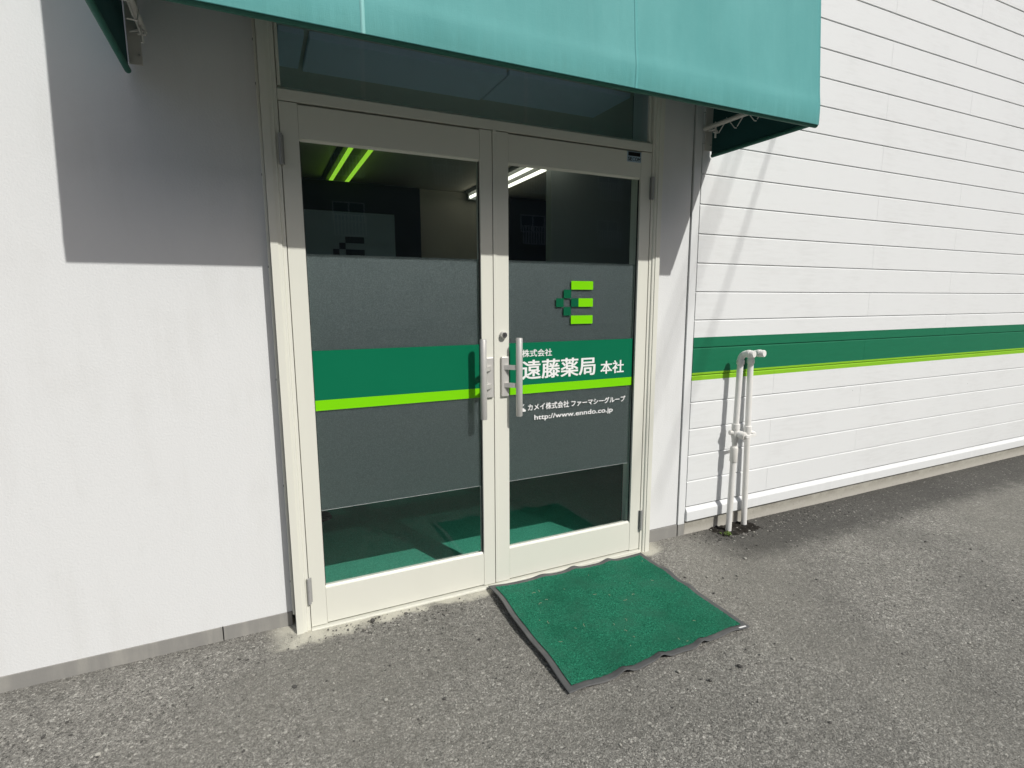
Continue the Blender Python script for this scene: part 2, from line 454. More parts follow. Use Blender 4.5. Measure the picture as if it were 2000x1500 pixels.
# ------------------------------------------------------------------ mesh helpers
class MB:
    def __init__(s):
        s.v, s.f = [], []
    def poly(s, pts, faces):
        n = len(s.v)
        s.v += [tuple(q) for q in pts]
        s.f += [tuple(i + n for i in f) for f in faces]
        return s
    def box(s, x0, x1, y0, y1, z0, z1):
        return s.poly([(x0, y0, z0), (x1, y0, z0), (x1, y1, z0), (x0, y1, z0),
                       (x0, y0, z1), (x1, y0, z1), (x1, y1, z1), (x0, y1, z1)],
                      [(0, 3, 2, 1), (4, 5, 6, 7), (0, 1, 5, 4), (1, 2, 6, 5), (2, 3, 7, 6), (3, 0, 4, 7)])
    def prism_x(s, prof, x0, x1):
        """prof: (y, z) outline, extruded along x"""
        n = len(prof)
        pts = [(x0, y, z) for y, z in prof] + [(x1, y, z) for y, z in prof]
        return s.poly(pts, [tuple(range(n)), tuple(range(2 * n - 1, n - 1, -1))]
                      + [(i, i + n, (i + 1) % n + n, (i + 1) % n) for i in range(n)])
    def prism_z(s, prof, z0, z1):
        n = len(prof)
        pts = [(x, y, z0) for x, y in prof] + [(x, y, z1) for x, y in prof]
        return s.poly(pts, [tuple(range(n)), tuple(range(2 * n - 1, n - 1, -1))]
                      + [(i, i + n, (i + 1) % n + n, (i + 1) % n) for i in range(n)])
    def prism_y(s, prof, y0, y1):
        n = len(prof)
        pts = [(x, y0, z) for x, z in prof] + [(x, y1, z) for x, z in prof]
        return s.poly(pts, [tuple(range(n)), tuple(range(2 * n - 1, n - 1, -1))]
                      + [(i, i + n, (i + 1) % n + n, (i + 1) % n) for i in range(n)])
    def tube(s, path, r, seg=16, caps=True):
        path = [Vector(q) for q in path]
        rs = r if isinstance(r, (list, tuple)) else [r] * len(path)
        n0 = len(s.v)
        up = None
        for i, q in enumerate(path):
            if i == 0:
                t = path[1] - q
            elif i == len(path) - 1:
                t = q - path[i - 1]
            else:
                t = (path[i + 1] - q).normalized() + (q - path[i - 1]).normalized()
            t.normalize()
            if up is None:
                up = Vector((0, 0, 1)) if abs(t.z) < 0.9 else Vector((1, 0, 0))
            a = t.cross(up)
            if a.length < 1e-6:
                a = t.cross(Vector((0, 1, 0)))
            a.normalize()
            b = a.cross(t).normalized()
            up = b
            for j in range(seg):
                w = 2 * math.pi * j / seg
                s.v.append(tuple(q + (a * math.cos(w) + b * math.sin(w)) * rs[i]))
        for i in range(len(path) - 1):
            for j in range(seg):
                A = n0 + i * seg + j
                B = n0 + i * seg + (j + 1) % seg
                s.f.append((A, B, B + seg, A + seg))
        if caps:
            s.f.append(tuple(n0 + j for j in range(seg - 1, -1, -1)))
            m = n0 + (len(path) - 1) * seg
            s.f.append(tuple(m + j for j in range(seg)))
        return s
    def build(s, name, mat, parent=None, bevel=0.0, smooth=False, seg=2):
        me = bpy.data.meshes.new(name)
        off = Vector(parent['_o']) if parent is not None else Vector((0, 0, 0))
        me.from_pydata([tuple(Vector(q) - off) for q in s.v], [], s.f)
        bm = bmesh.new()
        bm.from_mesh(me)
        bmesh.ops.recalc_face_normals(bm, faces=bm.faces)
        if bevel:
            es = [e for e in bm.edges if len(e.link_faces) == 2 and e.calc_face_angle(0) > 0.5]
            bmesh.ops.bevel(bm, geom=es, offset=bevel, segments=seg, profile=0.5, affect='EDGES', clamp_overlap=True)
        bm.to_mesh(me)
        bm.free()
        if smooth:
            me.polygons.foreach_set('use_smooth', [True] * len(me.polygons))
            me.set_sharp_from_angle(angle=math.radians(38))
        me.materials.append(M[mat] if isinstance(mat, str) else mat)
        o = bpy.data.objects.new(name, me)
        COL.objects.link(o)
        if parent is not None:
            # sub-parts sit under parts whose own origin is the thing's origin
            o.parent = parent
            o['_o'] = tuple(off)
        else:
            o['_o'] = (0.0, 0.0, 0.0)
        return o

def tag(o, label=None, cat=None, group=None, kind=None):
    for a, b in (('label', label), ('category', cat), ('group', group), ('kind', kind)):
        if b:
            o[a] = b
    return o

def thing(name, loc, label, cat, group=None):
    o = bpy.data.objects.new(name, None)
    COL.objects.link(o)
    o.location = loc
    o['_o'] = tuple(loc)
    return tag(o, label, cat, group)

def text_part(body, x0, x1, z0, z1, y, mat, parent, bold=(0.0, 0.0), name='lettering', thick=0.0005):
    cu = bpy.data.curves.new('t', 'FONT')
    cu.body = body
    cu.size = 1.0
    cu.resolution_u = 3
    o = bpy.data.objects.new('t', cu)
    COL.objects.link(o)
    dg = bpy.context.evaluated_depsgraph_get()
    me = bpy.data.meshes.new_from_object(o.evaluated_get(dg))
    bpy.data.objects.remove(o)
    co = np.array([v.co for v in me.vertices])
    fs = [tuple(q.vertices) for q in me.polygons]
    bpy.data.meshes.remove(me)
    lo, hi = co.min(0), co.max(0)
    bx, bz = bold
    sx = (x1 - x0) / (hi[0] - lo[0] + 2 * bx)
    sz = (z1 - z0) / (hi[1] - lo[1] + 2 * bz)
    mb = MB()
    sh = [(0, 0)]
    if bx or bz:                     # heavier strokes: the glyph outline swept round a small ellipse
        sh += [(math.cos(a), math.sin(a)) for a in np.linspace(0, 2 * math.pi, 10, endpoint=False)]
    for i, (du, dv) in enumerate(sh):
        mb.poly([(x0 + (c[0] - lo[0] + bx + du * bx) * sx, y - i * 0.00002, z0 + (c[1] - lo[1] + bz + dv * bz) * sz) for c in co], fs)
    o = mb.build(name, mat, parent)
    return o

# ------------------------------------------------------------------ ground
def axis(lo, hi, step, far):
    a = list(np.arange(lo, hi + 1e-9, step))
    s, q = step, lo
    L = []
    while q > -far:
        s *= 1.35
        q -= s
        L.append(q)
    s, q = step, hi
    R = []
    while q < far:
        s *= 1.35
        q += s
        R.append(q)
    return np.array(L[::-1] + a + R)

def ground_z(x, y):
    return -0.005 - 0.0065 * np.clip(x, -0.3, 3.4) + 0.0 * y
gx = axis(-1.0, 3.3, 0.0052, 600)
gy = axis(-1.72, 0.10, 0.0052, 600)
GX, GY = np.meshgrid(gx, gy)
rng = np.random.default_rng(3)
GZ = ground_z(GX, GY)
GZ = GZ + 0.0022 * np.sin(GX * 4.1 + 1.3 * np.sin(GY * 3.0)) * np.sin(GY * 5.3 + 0.7) * (GY < -0.05)
co = np.stack([GX, GY, GZ], -1).reshape(-1, 3)
nx, ny = len(gx), len(gy)
i = np.arange((ny - 1) * (nx - 1))
r, c = i // (nx - 1), i % (nx - 1)
q = np.stack([r * nx + c, r * nx + c + 1, (r + 1) * nx + c + 1, (r + 1) * nx + c], -1)
def grid_mesh(name, co, quads, mat):
    me = bpy.data.meshes.new(name)
    me.vertices.add(len(co))
    me.vertices.foreach_set('co', co.astype(np.float32).ravel())
    me.loops.add(len(quads) * 4)
    me.loops.foreach_set('vertex_index', quads.astype(np.int32).ravel())
    me.polygons.add(len(quads))
    me.polygons.foreach_set('loop_start', np.arange(0, len(quads) * 4, 4, dtype=np.int32))
    me.polygons.foreach_set('use_smooth', np.ones(len(quads), dtype=bool))
    me.update(calc_edges=True)
    me.validate()
    me.materials.append(M[mat])
    o = bpy.data.objects.new(name, me)
    COL.objects.link(o)
    return o
ground = grid_mesh('ground', co, q, 'asphalt')
tag(ground, 'worn grey asphalt ground in front of the entrance', None, None, 'structure')

# ------------------------------------------------------------------ building
YW = 0.07            # rendered wall face
TOPZ = 3.95
B = thing('building', (0, 0, 0), 'white single storey shop building with siding and green stripe', 'building')
JL, JR = -0.059, 1.778
w = MB().box(-7.0, JL - 0.002, YW, 0.22, 0.055, TOPZ)
w.build('wall', 'render', B)
MB().box(JR + 0.002, 2.048, YW, 0.22, 0.055, TOPZ).build('wall', 'render', B)
MB().box(JL - 0.002, JR + 0.002, YW + 0.001, 0.22, 2.62, TOPZ).build('wall', 'render', B)
# plinth pieces
for a, b in ((-7.0, -0.336), (-0.332, JL - 0.012)):
    MB().box(a, b, YW - 0.004, 0.21, -0.06, 0.055).build('plinth', 'plinth', B, 0.002)
MB().box(JR + 0.004, 2.052, YW - 0.004, 0.21, -0.08, 0.052).build('plinth', 'plinth', B, 0.002)
# casing strips between render and door frame
MB().box(JL - 0.010, JL - 0.001, 0.030, 0.10, 0.058, 2.60).build('casing_strip', 'cream', B, 0.0015)
MB().box(JR + 0.001, JR + 0.010, 0.040, 0.10, 0.058, 2.60).build('casing_strip', 'cream', B, 0.0015)
for zz in (0.20, 0.62, 1.06, 1.50, 1.84, 2.16, 2.31):
    MB().tube([(JL - 0.0098, 0.052, zz), (JL - 0.0118, 0.052, zz)], 0.0042, 10).build('screw', 'rubber_seal', B, 0, True)
# corner trim
MB().box(2.056, 2.106, 0.0625, 0.2, 0.050, TOPZ).build('corner_trim', 'trim', B, 0.0015)
MB().box(2.0485, 2.0555, 0.076, 0.2, -0.06, TOPZ).build('seam_backing', 'rubber_seal', B)
MB().box(2.058, 2.106, 0.064, 0.2, -0.08, 0.048).build('plinth', 'plinth', B, 0.002)
# siding boards
rowh = 0.1575
z0 = 0.155
for r in range(24):
    za, zb = z0 + r * rowh, z0 + (r + 1) * rowh
    prof = [(0.0585, za + 0.0028), (0.0585, zb - 0.0085), (0.066, zb - 0.0010), (0.080, zb - 0.0010), (0.080, za - 0.0005), (0.0672, za - 0.0005), (0.0672, za + 0.0028)]
    cuts = [2.1075, 2.777 if r < 6 and r % 2 == 0 else (3.65 if r % 2 else 4.6), 6.2, 9.0]
    for a, b in zip(cuts[:-1], cuts[1:]):
        MB().prism_x(prof, a, b - 0.0012).build('siding_board', 'siding', B)
MB().box(2.1075, 9.0, 0.081, 0.2, 0.10, TOPZ).build('backing_wall', 'trim', B)
# drip flashing and foundation
MB().prism_x([(0.064, 0.1495), (0.048, 0.127), (0.0465, 0.123), (0.0465, 0.069), (0.055, 0.066), (0.079, 0.066), (0.079, 0.1495)], 2.1075, 9.0).build('drip_flashing', 'trim', B)
MB().box(2.108, 9.0, 0.066, 0.2, -0.12, 0.064).build('foundation', 'concrete', B, 0.004)
# far sides, roof
MB().box(-7.0, -6.8, 0.221, 6.8, -0.1, TOPZ).build('side_wall', 'render', B)
MB().box(8.8, 9.0, 0.221, 6.8, -0.1, TOPZ).build('side_wall', 'render', B)
MB().box(-7.0, 9.0, 6.8, 7.0, -0.1, TOPZ).build('back_wall', 'render', B)
MB().box(-7.2, 9.2, -0.06, 7.2, TOPZ + 0.002, TOPZ + 0.16).build('roof', 'roofing', B, 0.01)
# interior shell
MB().poly([(JL + 0.061, 0.0505, 0.0), (JR - 0.061, 0.0505, 0.0), (JR - 0.061, 0.221, 0.0), (4.2, 0.221, 0.0), (4.2, 4.6, 0.0), (-1.6, 4.6, 0.0), (-1.6, 0.221, 0.0), (JL + 0.061, 0.221, 0.0),
           (JL + 0.061, 0.0505, -0.05), (JR - 0.061, 0.0505, -0.05), (JR - 0.061, 0.221, -0.05), (4.2, 0.221, -0.05), (4.2, 4.6, -0.05), (-1.6, 4.6, -0.05), (-1.6, 0.221, -0.05), (JL + 0.061, 0.221, -0.05)],
          [(0, 1, 2, 3, 4, 5, 6, 7), (15, 14, 13, 12, 11, 10, 9, 8)] + [(i, i + 8, (i + 1) % 8 + 8, (i + 1) % 8) for i in range(8)]).build('interior_floor', 'carpet', B)
MB().box(-1.62, 4.2, 0.222, 4.7, 2.46, 2.52).build('interior_ceiling', 'int_ceiling', B)
MB().box(-1.6, 4.2, 4.6, 4.7, 0.0, 2.455).build('interior_wall', 'int_wall', B)
MB().box(-1.7, -1.6, 0.222, 4.7, -0.05, 2.455).build('interior_wall', 'int_wall', B)
MB().box(4.2, 4.3, 0.222, 4.7, -0.05, 2.455).build('interior_wall', 'int_wall', B)
for xa, xb, zz in ((0.03, 0.128, 2.437), (0.148, 1.035, 2.430), (1.05, 1.76, 2.437)):
    MB().box(xa, xb, 0.245, 0.60, zz, 2.4595).build('ceiling_panel', 'int_panel', B, 0.002)
# inner side of the front wall
MB().box(-1.6, -0.07, 0.221, 0.26, 0.001, 2.455).build('interior_wall', 'int_wall', B)
MB().box(1.79, 4.2, 0.221, 0.26, 0.001, 2.455).build('interior_wall', 'int_dark', B)

# ------------------------------------------------------------------ door frame
F = thing('door_frame', (0.86, 0.02, 0), 'cream aluminium frame around the glass double door with transom', 'door frame')
def jamb(sgn):
    # outline in (x, y): from outer side, stepping back to the leaf
    x = (lambda d: JL + d) if sgn < 0 else (lambda d: JR - d)
    pr = [(x(0.0), 0.16), (x(0.0), -0.017), (x(0.0275), -0.017), (x(0.0275), -0.0125), (x(0.0365), -0.0125),
          (x(0.0415), -0.0105), (x(0.0440), -0.0040), (x(0.0440), -0.0035), (x(0.0565), -0.0035), (x(0.0565), 0.012), (x(0.060), 0.020), (x(0.060), 0.16)]
    z0 = ground_z(np.float64(x(0)), 0) - 0.02
    MB().prism_z(pr, float(z0), 2.62).build('jamb', 'cream', F, 0.0009)
jamb(-1)
jamb(1)
# transom bar
MB().box(JL + 0.0575, JR - 0.0575, 0.0005, 0.11, 2.0985, 2.138).build('transom_bar', 'cream', F, 0.001)
MB().prism_x([(0.006, 2.1382), (0.03, 2.1382), (0.03, 2.152), (0.022, 2.152)], JL + 0.0605, JR - 0.0605).build('glazing_bead', 'cream', F)
MB().box(JL + 0.0605, JL + 0.072, 0.012, 0.06, 2.1525, 2.60).build('glazing_bead', 'cream', F, 0.001)
MB().box(JR - 0.072, JR - 0.0605, 0.012, 0.06, 2.1525, 2.60).build('glazing_bead', 'cream', F, 0.001)
MB().box(JL + 0.061, JR - 0.061, 0.0, 0.11, 2.57, 2.619).build('head', 'cream', F, 0.001)
MB().box(JL + 0.0725, JR - 0.0725, 0.026, 0.032, 2.1525, 2.569).build('transom_pane', 'glass_transom', F)
# threshold
MB().box(JL + 0.058, JR - 0.058, -0.016, 0.05, -0.045, -0.0045).build('threshold', 'cream', F, 0.002)
# stops behind the leaves
for a, b in ((JL + 0.0605, JL + 0.075), (JR - 0.075, JR - 0.0605)):
    MB().box(a, b, 0.052, 0.10, 0.002, 2.098).build('door_stop', 'cream', F, 0.001)

# ------------------------------------------------------------------ door leaves
YG = 0.020
W = 0.85
def hinge(parent, x, za, zb, side):
    r = 0.0075
    mz = (za + zb) / 2
    h = MB().tube([(x, -0.0115, za), (x, -0.0115, mz - 0.0012)], r, 18).tube([(x, -0.0115, mz + 0.0012), (x, -0.0115, zb)], r, 18)
    h.tube([(x, -0.0115, mz - 0.0012), (x, -0.0115, mz + 0.0012)], r * 0.82, 14, False)
    o = h.build('hinge', 'hinge', parent, 0.0, True)
    a, b = (x, x + side * 0.0125)
    MB().box(min(a, b), max(a, b), -0.0022, -0.0005, za + 0.002, zb - 0.002).build('hinge_leaf', 'hinge', o, 0.0008)
def handle(parent, xm, sgn):
    """xm: plate centre x; sgn: which way the bar stands off"""
    bar_x = xm + sgn * 0.0505
    h = MB().box(xm - 0.0185, xm + 0.0185, -0.013, -0.0003, 0.9265, 1.1125).build('handle', 'handle', parent, 0.003)
    g = MB().tube([(bar_x, -0.056, 0.837), (bar_x, -0.056, 0.8405), (bar_x, -0.056, 0.8412), (bar_x, -0.056, 1.1958), (bar_x, -0.056, 1.1965), (bar_x, -0.056, 1.2)],
                  [0.0143, 0.0148, 0.0152, 0.0152, 0.0148, 0.0143], 32)
    g.build('grip', 'handle', h, 0, True)
    for zc in (1.064, 0.981):
        x1, x2 = xm - sgn * 0.010, bar_x
        pts = []
        for i in range(9):
            t = i / 8
            x = x1 + (x2 - x1) * t
            y = -0.012 - 0.044 * math.sin(t * math.pi / 2) ** 1.3
            pts.append((x, y))
        inner = [(x + sgn * 0.004, min(y + 0.013, -0.010)) for x, y in reversed(pts)]
        MB().prism_z(pts + inner, zc - 0.0105, zc + 0.0105).build('bracket', 'handle', h, 0, True)

def leaf(side):
    L = side < 0
    if L:
        x0, x1, s0, s1 = 0.0005, 0.8495, 0.0646, 0.792
        D = thing('glass_door', (0.0, 0.02, 0), 'left glass door leaf with plain frosted film, green and lime bands', 'door', 'entrance door leaves')
    else:
        x0, x1, s0, s1 = 0.8530, 1.7185, 0.9275, 1.654
        D = thing('glass_door', (1.7187, 0.02, 0), 'right glass door leaf with white Japanese lettering and green logo', 'door', 'entrance door leaves')
    zb, zt, r0, r1 = 0.0008, 2.0945, 0.1617, 1.9709
    MB().box(x0, s0, 0.0, 0.046, zb, zt).build('stile', 'cream', D, 0.0010)
    MB().box(s1, x1, 0.0, 0.046, zb, zt).build('stile', 'cream', D, 0.0010)
    MB().box(s0 + 0.0006, s1 - 0.0006, 0.0012, 0.045, zb + 0.0042, r0).build('bottom_rail', 'cream', D, 0.0010)
    MB().box(s0 + 0.0006, s1 - 0.0006, 0.0012, 0.045, r1, zt - 0.0042).build('top_rail', 'cream', D, 0.0010)
    # glazing beads
    MB().prism_x([(0.0065, r0 + 0.0003), (0.019, r0 + 0.0003), (0.019, r0 + 0.0075), (0.0125, r0 + 0.0075)], s0 + 0.001, s1 - 0.001).build('glazing_bead', 'cream', D)
    MB().prism_x([(0.0065, r1 - 0.0003), (0.0125, r1 - 0.0075), (0.019, r1 - 0.0075), (0.019, r1 - 0.0003)], s0 + 0.001, s1 - 0.001).build('glazing_bead', 'cream', D)
    MB().box(s0 + 0.0004, s0 + 0.0035, 0.011, 0.019, r0 + 0.008, r1 - 0.008).build('gasket', 'rubber_seal', D)
    MB().box(s1 - 0.0035, s1 - 0.0004, 0.011, 0.019, r0 + 0.008, r1 - 0.008).build('gasket', 'rubber_seal', D)
    MB().box(s0 + 0.0002, s1 - 0.0002, YG, YG + 0.006, r0 + 0.0002, r1 - 0.0002).build('pane', 'glass', D)
    # films: frosted sheet behind the pane, coloured bands on its outside
    a, b = s0 + 0.001, s1 - 0.001
    MB().poly([(a, YG + 0.0072, 0.4975), (b, YG + 0.0072, 0.4975), (b, YG + 0.0072, 1.5515), (a, YG + 0.0072, 1.5515)], [(0, 1, 2, 3)]).build('frosted_film', 'film', D)
    MB().box(a, b, YG - 0.0011, YG - 0.0004, 0.9690, 1.1715).build('green_band', 'v_green', D)
    MB().box(a, b, YG - 0.0011, YG - 0.0004, 0.9255, 0.9685).build('lime_band', 'v_lime', D)
    MB().box(a, b, YG + 0.0065, YG + 0.0085, 0.4966, 0.4974).build('film_edge_glint', 'v_white', D)  # white strip painting the light caught along the film's cut edge
    for za, zb2 in ((1.869, 1.979), (0.113, 0.226)):
        hinge(D, -0.0015 if L else 1.7205, za, zb2, 1 if L else -1)
    handle(D, 0.8264 if L else 0.9030, -1 if L else 1)
    if L:
        return D
    # astragal on the meeting edge
    MB().box(0.8515, 0.8665, -0.0032, -0.0001, 0.0045, 2.0965).build('astragal', 'cream', D, 0.001)
    MB().box(0.8512, 0.8665, -0.006, -0.0034, 2.087, 2.0972).build('astragal_cap', 'cream', D, 0.001)
    # lock cylinder
    lk = MB().tube([(0.8965, -0.0002, 1.213), (0.8965, -0.011, 1.213), (0.8965, -0.0185, 1.213), (0.8965, -0.0195, 1.213)], [0.0165, 0.0165, 0.0155, 0.0150], 28).build('lock', 'handle', D, 0, True)
    MB().tube([(0.8965, -0.0197, 1.213), (0.8965, -0.0225, 1.213)], [0.0128, 0.0118], 24).build('lock_face', 'steel', lk, 0, True)
    MB().box(0.8955, 0.8975, -0.0232, -0.0226, 1.2085, 1.2175).build('keyhole', 'v_black', lk)
    # logo: green squares and lime bars
    u = 0.0420
    ox, oz = 1.187, 1.4625
    yl0, yl1 = YG - 0.0024, YG - 0.0004
    def cell(cx, rz, wd, mat, nm):
        MB().box(ox + cx * u + 0.0003, ox + (cx + wd) * u - 0.0003, yl0, yl1, oz - (rz + 1) * u * 0.993 + 0.0003, oz - rz * u * 0.993 - 0.0003).build(nm, mat, D)
    cell(2, 0, 3, 'v_lime', 'logo_bar')
    cell(3, 2, 2, 'v_lime', 'logo_bar')
    cell(2, 4, 3, 'v_lime', 'logo_bar')
    for cx, rz in ((1, 1), (0, 2), (2, 2), (1, 3)):
        cell(cx, rz, 1, 'v_dgreen', 'logo_square')
    ty = YG - 0.0019
    text_part('株式会社', 1.004, 1.167, 1.1025, 1.1380, ty, 'v_white', D, (0.018, 0.010))
    text_part('遠藤薬局', 1.003, 1.4205, 0.9940, 1.0880, ty, 'v_white', D, (0.024, 0.012))
    text_part('本社', 1.4505, 1.5975, 0.9950, 1.0620, ty, 'v_white', D, (0.024, 0.014))
    ty = YG - 0.0011
    text_part('カメイ株式会社', 1.0355, 1.267, 0.8390, 0.8735, ty, 'v_white', D, (0.022, 0.016))
    text_part('ファーマシーグループ', 1.280, 1.6125, 0.8400, 0.8715, ty, 'v_white', D, (0.026, 0.020))
    text_part('http://www.enndo.co.jp', 1.071, 1.534, 0.7840, 0.8170, ty, 'v_white', D, (0.019, 0.016))
    mx, mz, ms = 0.989, 0.838, 0.0355
    mk = MB()
    for poly in ([(0, 1), (0.48, 1), (0.48, 0.80), (0.0, 0.38)], [(0.55, 1), (0.82, 1), (0.42, 0.62), (0.55, 0.70)],
                 [(0.10, 0.40), (0.62, 0.52), (1, 0.22), (1, 0), (0.55, 0.0)]):
        mk.prism_y([(mx + a * ms, mz + b * ms) for a, b in poly], ty, ty + 0.0006)
    mk.build('emblem', 'v_white', D)
    # security sticker on the top rail
    st = MB().box(1.5672, 1.6528, 0.0003, 0.0010, 2.0405, 2.0895).build('sticker', 'v_sticker', D)
    MB().box(1.5740, 1.6470, -0.0003, 0.0002, 2.0685, 2.0870).build('sticker_field', 'v_black', st)
    text_part('SE', 1.5720, 1.5985, 2.0455, 2.0635, -0.0004, 'v_black', st, (0.03, 0.02))
    text_part('C', 1.6000, 1.6130, 2.0455, 2.0635, -0.0004, 'v_teal', st, (0.03, 0.02))
    text_part('OM', 1.6145, 1.6475, 2.0455, 2.0635, -0.0004, 'v_black', st, (0.03, 0.02))
    return D
leaf(-1)
leaf(1)

# ------------------------------------------------------------------ awning
AL, AR = -0.46, 2.160
A = thing('awning', (0.85, 0.0, 2.13), 'faded teal green fabric awning over the entrance', 'awning')
prof = [(-0.5725, 2.124), (-0.574, 2.15), (-0.575, 2.185), (-0.574, 2.215), (-0.568, 2.26), (-0.560, 2.36), (-0.545, 2.56), (-0.530, 2.76), (-0.515, 2.96), (-0.46, 3.04), (-0.20, 3.17), (0.05, 3.31)]
def smooth_profile(P, n=6):
    out = []
    for i in range(len(P) - 1):
        p0 = P[max(i - 1, 0)]; p1 = P[i]; p2 = P[i + 1]; p3 = P[min(i + 2, len(P) - 1)]
        for j in range(n):
            t = j / n
            out.append(tuple(0.5 * ((2 * p1[d]) + (-p0[d] + p2[d]) * t + (2 * p0[d] - 5 * p1[d] + 4 * p2[d] - p3[d]) * t * t + (-p0[d] + 3 * p1[d] - 3 * p2[d] + p3[d]) * t ** 3) for d in (0, 1)))
    out.append(P[-1])
    return out
PF = smooth_profile(prof)
def sag(x, i):
    # cloth between the ribs hangs in a little, and ripples along the hem
    t = i / (len(PF) - 1)
    a = 0.006 * math.sin((x - AL) / (AR - AL) * math.pi * 3) ** 2 * math.sin(t * math.pi)
    return a + 0.0022 * math.sin(x * 9.3 + 2 * t) * (1 - t) * min(1.0, max(0.0, (i - 4) / 12))
xs = np.array(sorted(list(np.linspace(AL, AR, 120)) + [0.2005, 0.2135, 1.1655, 1.1785]))
mb = MB()
n = len(PF)
for x in xs:
    for i, (y, z) in enumerate(PF):
        mb.v.append((x, y + sag(x, i), z))
for a in range(len(xs) - 1):
    for i in range(n - 1):
        p0 = a * n + i
        mb.f.append((p0, p0 + 1, p0 + n + 1, p0 + n))
can = mb.build('canopy', 'fabric', A, 0, True)
md = can.modifiers.new('thick', 'SOLIDIFY')
md.thickness = 0.0016
md.offset = 0
for xc, m in ((0.207, 'fabric_seam'), (1.172, 'fabric_seam_b')):
    sm = MB()
    for i, (y, z) in enumerate(PF):
        for dx in (-0.0065, 0.0065):
            sm.v.append((xc + dx, y + sag(xc, i) - 0.0010, z))
    for i in range(n - 1):
        sm.f.append((2 * i, 2 * i + 1, 2 * i + 3, 2 * i + 2))
    so = sm.build('seam', m, A, 0, True)
    md = so.modifiers.new('thick', 'SOLIDIFY')
    md.thickness = 0.0004
# hem round the front pipe
MB().tube([(AL - 0.001, -0.5585, 2.1285), (AR + 0.001, -0.5585, 2.1285)], 0.0128, 20).build('hem', 'hem', A, 0, True)
MB().tube([(AL + 0.02, -0.530, 2.152), (AR - 0.02, -0.530, 2.152)], 0.0125, 16).build('frame_tube', 'white_steel', A, 0, True)
# side panels and their hems
for x in (AL, AR):
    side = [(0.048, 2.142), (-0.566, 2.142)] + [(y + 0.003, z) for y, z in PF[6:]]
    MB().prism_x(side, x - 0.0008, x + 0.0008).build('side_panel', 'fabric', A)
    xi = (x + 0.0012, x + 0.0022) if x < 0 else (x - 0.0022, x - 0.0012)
    MB().prism_x(side, *xi).build('side_shade_layer', 'side_shade', A)  # extra layer added to darken the inner face of the side panel
    MB().tube([(x, -0.548, 2.138), (x, 0.045, 2.138)], 0.010, 14).build('side_hem', 'hem', A, 0, True)
# inner frame: side tubes with lacing, wall flange, rafters
for x, sx in ((AL + 0.055, 1), (AR - 0.060, -1)):
    MB().tube([(x, 0.046, 2.268), (x, -0.520, 2.262)], 0.0115, 16).build('frame_tube', 'white_steel', A, 0, True)
    MB().tube([(x, -0.515, 2.264), (x, -0.492, 2.98), (x, 0.02, 3.20)], 0.0115, 16).build('frame_tube', 'white_steel', A, 0, True)
    for i in range(4):
        y = -0.040 - i * 0.120
        MB().tube([(x + 0.004, y - 0.010, 2.222), (x - sx * 0.012, y - 0.052, 2.278), (x - sx * 0.002, y - 0.060, 2.283), (x + 0.012, y - 0.066, 2.270), (x + 0.010, y - 0.108, 2.222), (x + 0.016 * -sx, y - 0.116, 2.220)], 0.0026, 8).build('lacing_rope', 'rope', A, 0, True)
    # knot hanging near the wall
    kn = MB()
    kn.tube([(x + 0.006, -0.022, 2.285), (x + 0.004, -0.028, 2.250), (x + 0.004, -0.028, 2.205)], [0.004, 0.0045, 0.005], 8)
    kn.tube([(x - 0.03, -0.016, 2.238), (x + 0.004, -0.026, 2.246), (x + 0.018, -0.030, 2.236)], [0.003, 0.0065, 0.003], 8)
    kn.tube([(x - 0.008, -0.026, 2.232), (x + 0.016, -0.030, 2.230)], 0.004, 8)
    kn.build('lacing_knot', 'rope', A, 0, True)
for xa, xb in ((AL + 0.006, AL + 0.045), (AR - 0.052, AR - 0.004)):
    f = MB().box(xa, xb, 0.0455, 0.0495, 2.16, 3.30)
    f.build('wall_flange', 'white_steel', A, 0.001)
    for zz in (2.19, 2.27, 2.375):
        MB().tube([((xa + xb) / 2 + 0.012, 0.0453, zz), ((xa + xb) / 2 + 0.012, 0.0405, zz)], 0.0035, 8).build('bolt', 'hinge', A, 0, True)
for x in (0.42, 1.30):
    MB().tube([(x, -0.535, 2.165), (x, -0.492, 2.98), (x, 0.02, 3.20)], 0.011, 14).build('frame_tube', 'white_steel', A, 0, True)
MB().tube([(AL + 0.02, 0.025, 3.19), (AR - 0.02, 0.025, 3.19)], 0.013, 14).build('frame_tube', 'white_steel', A, 0, True)

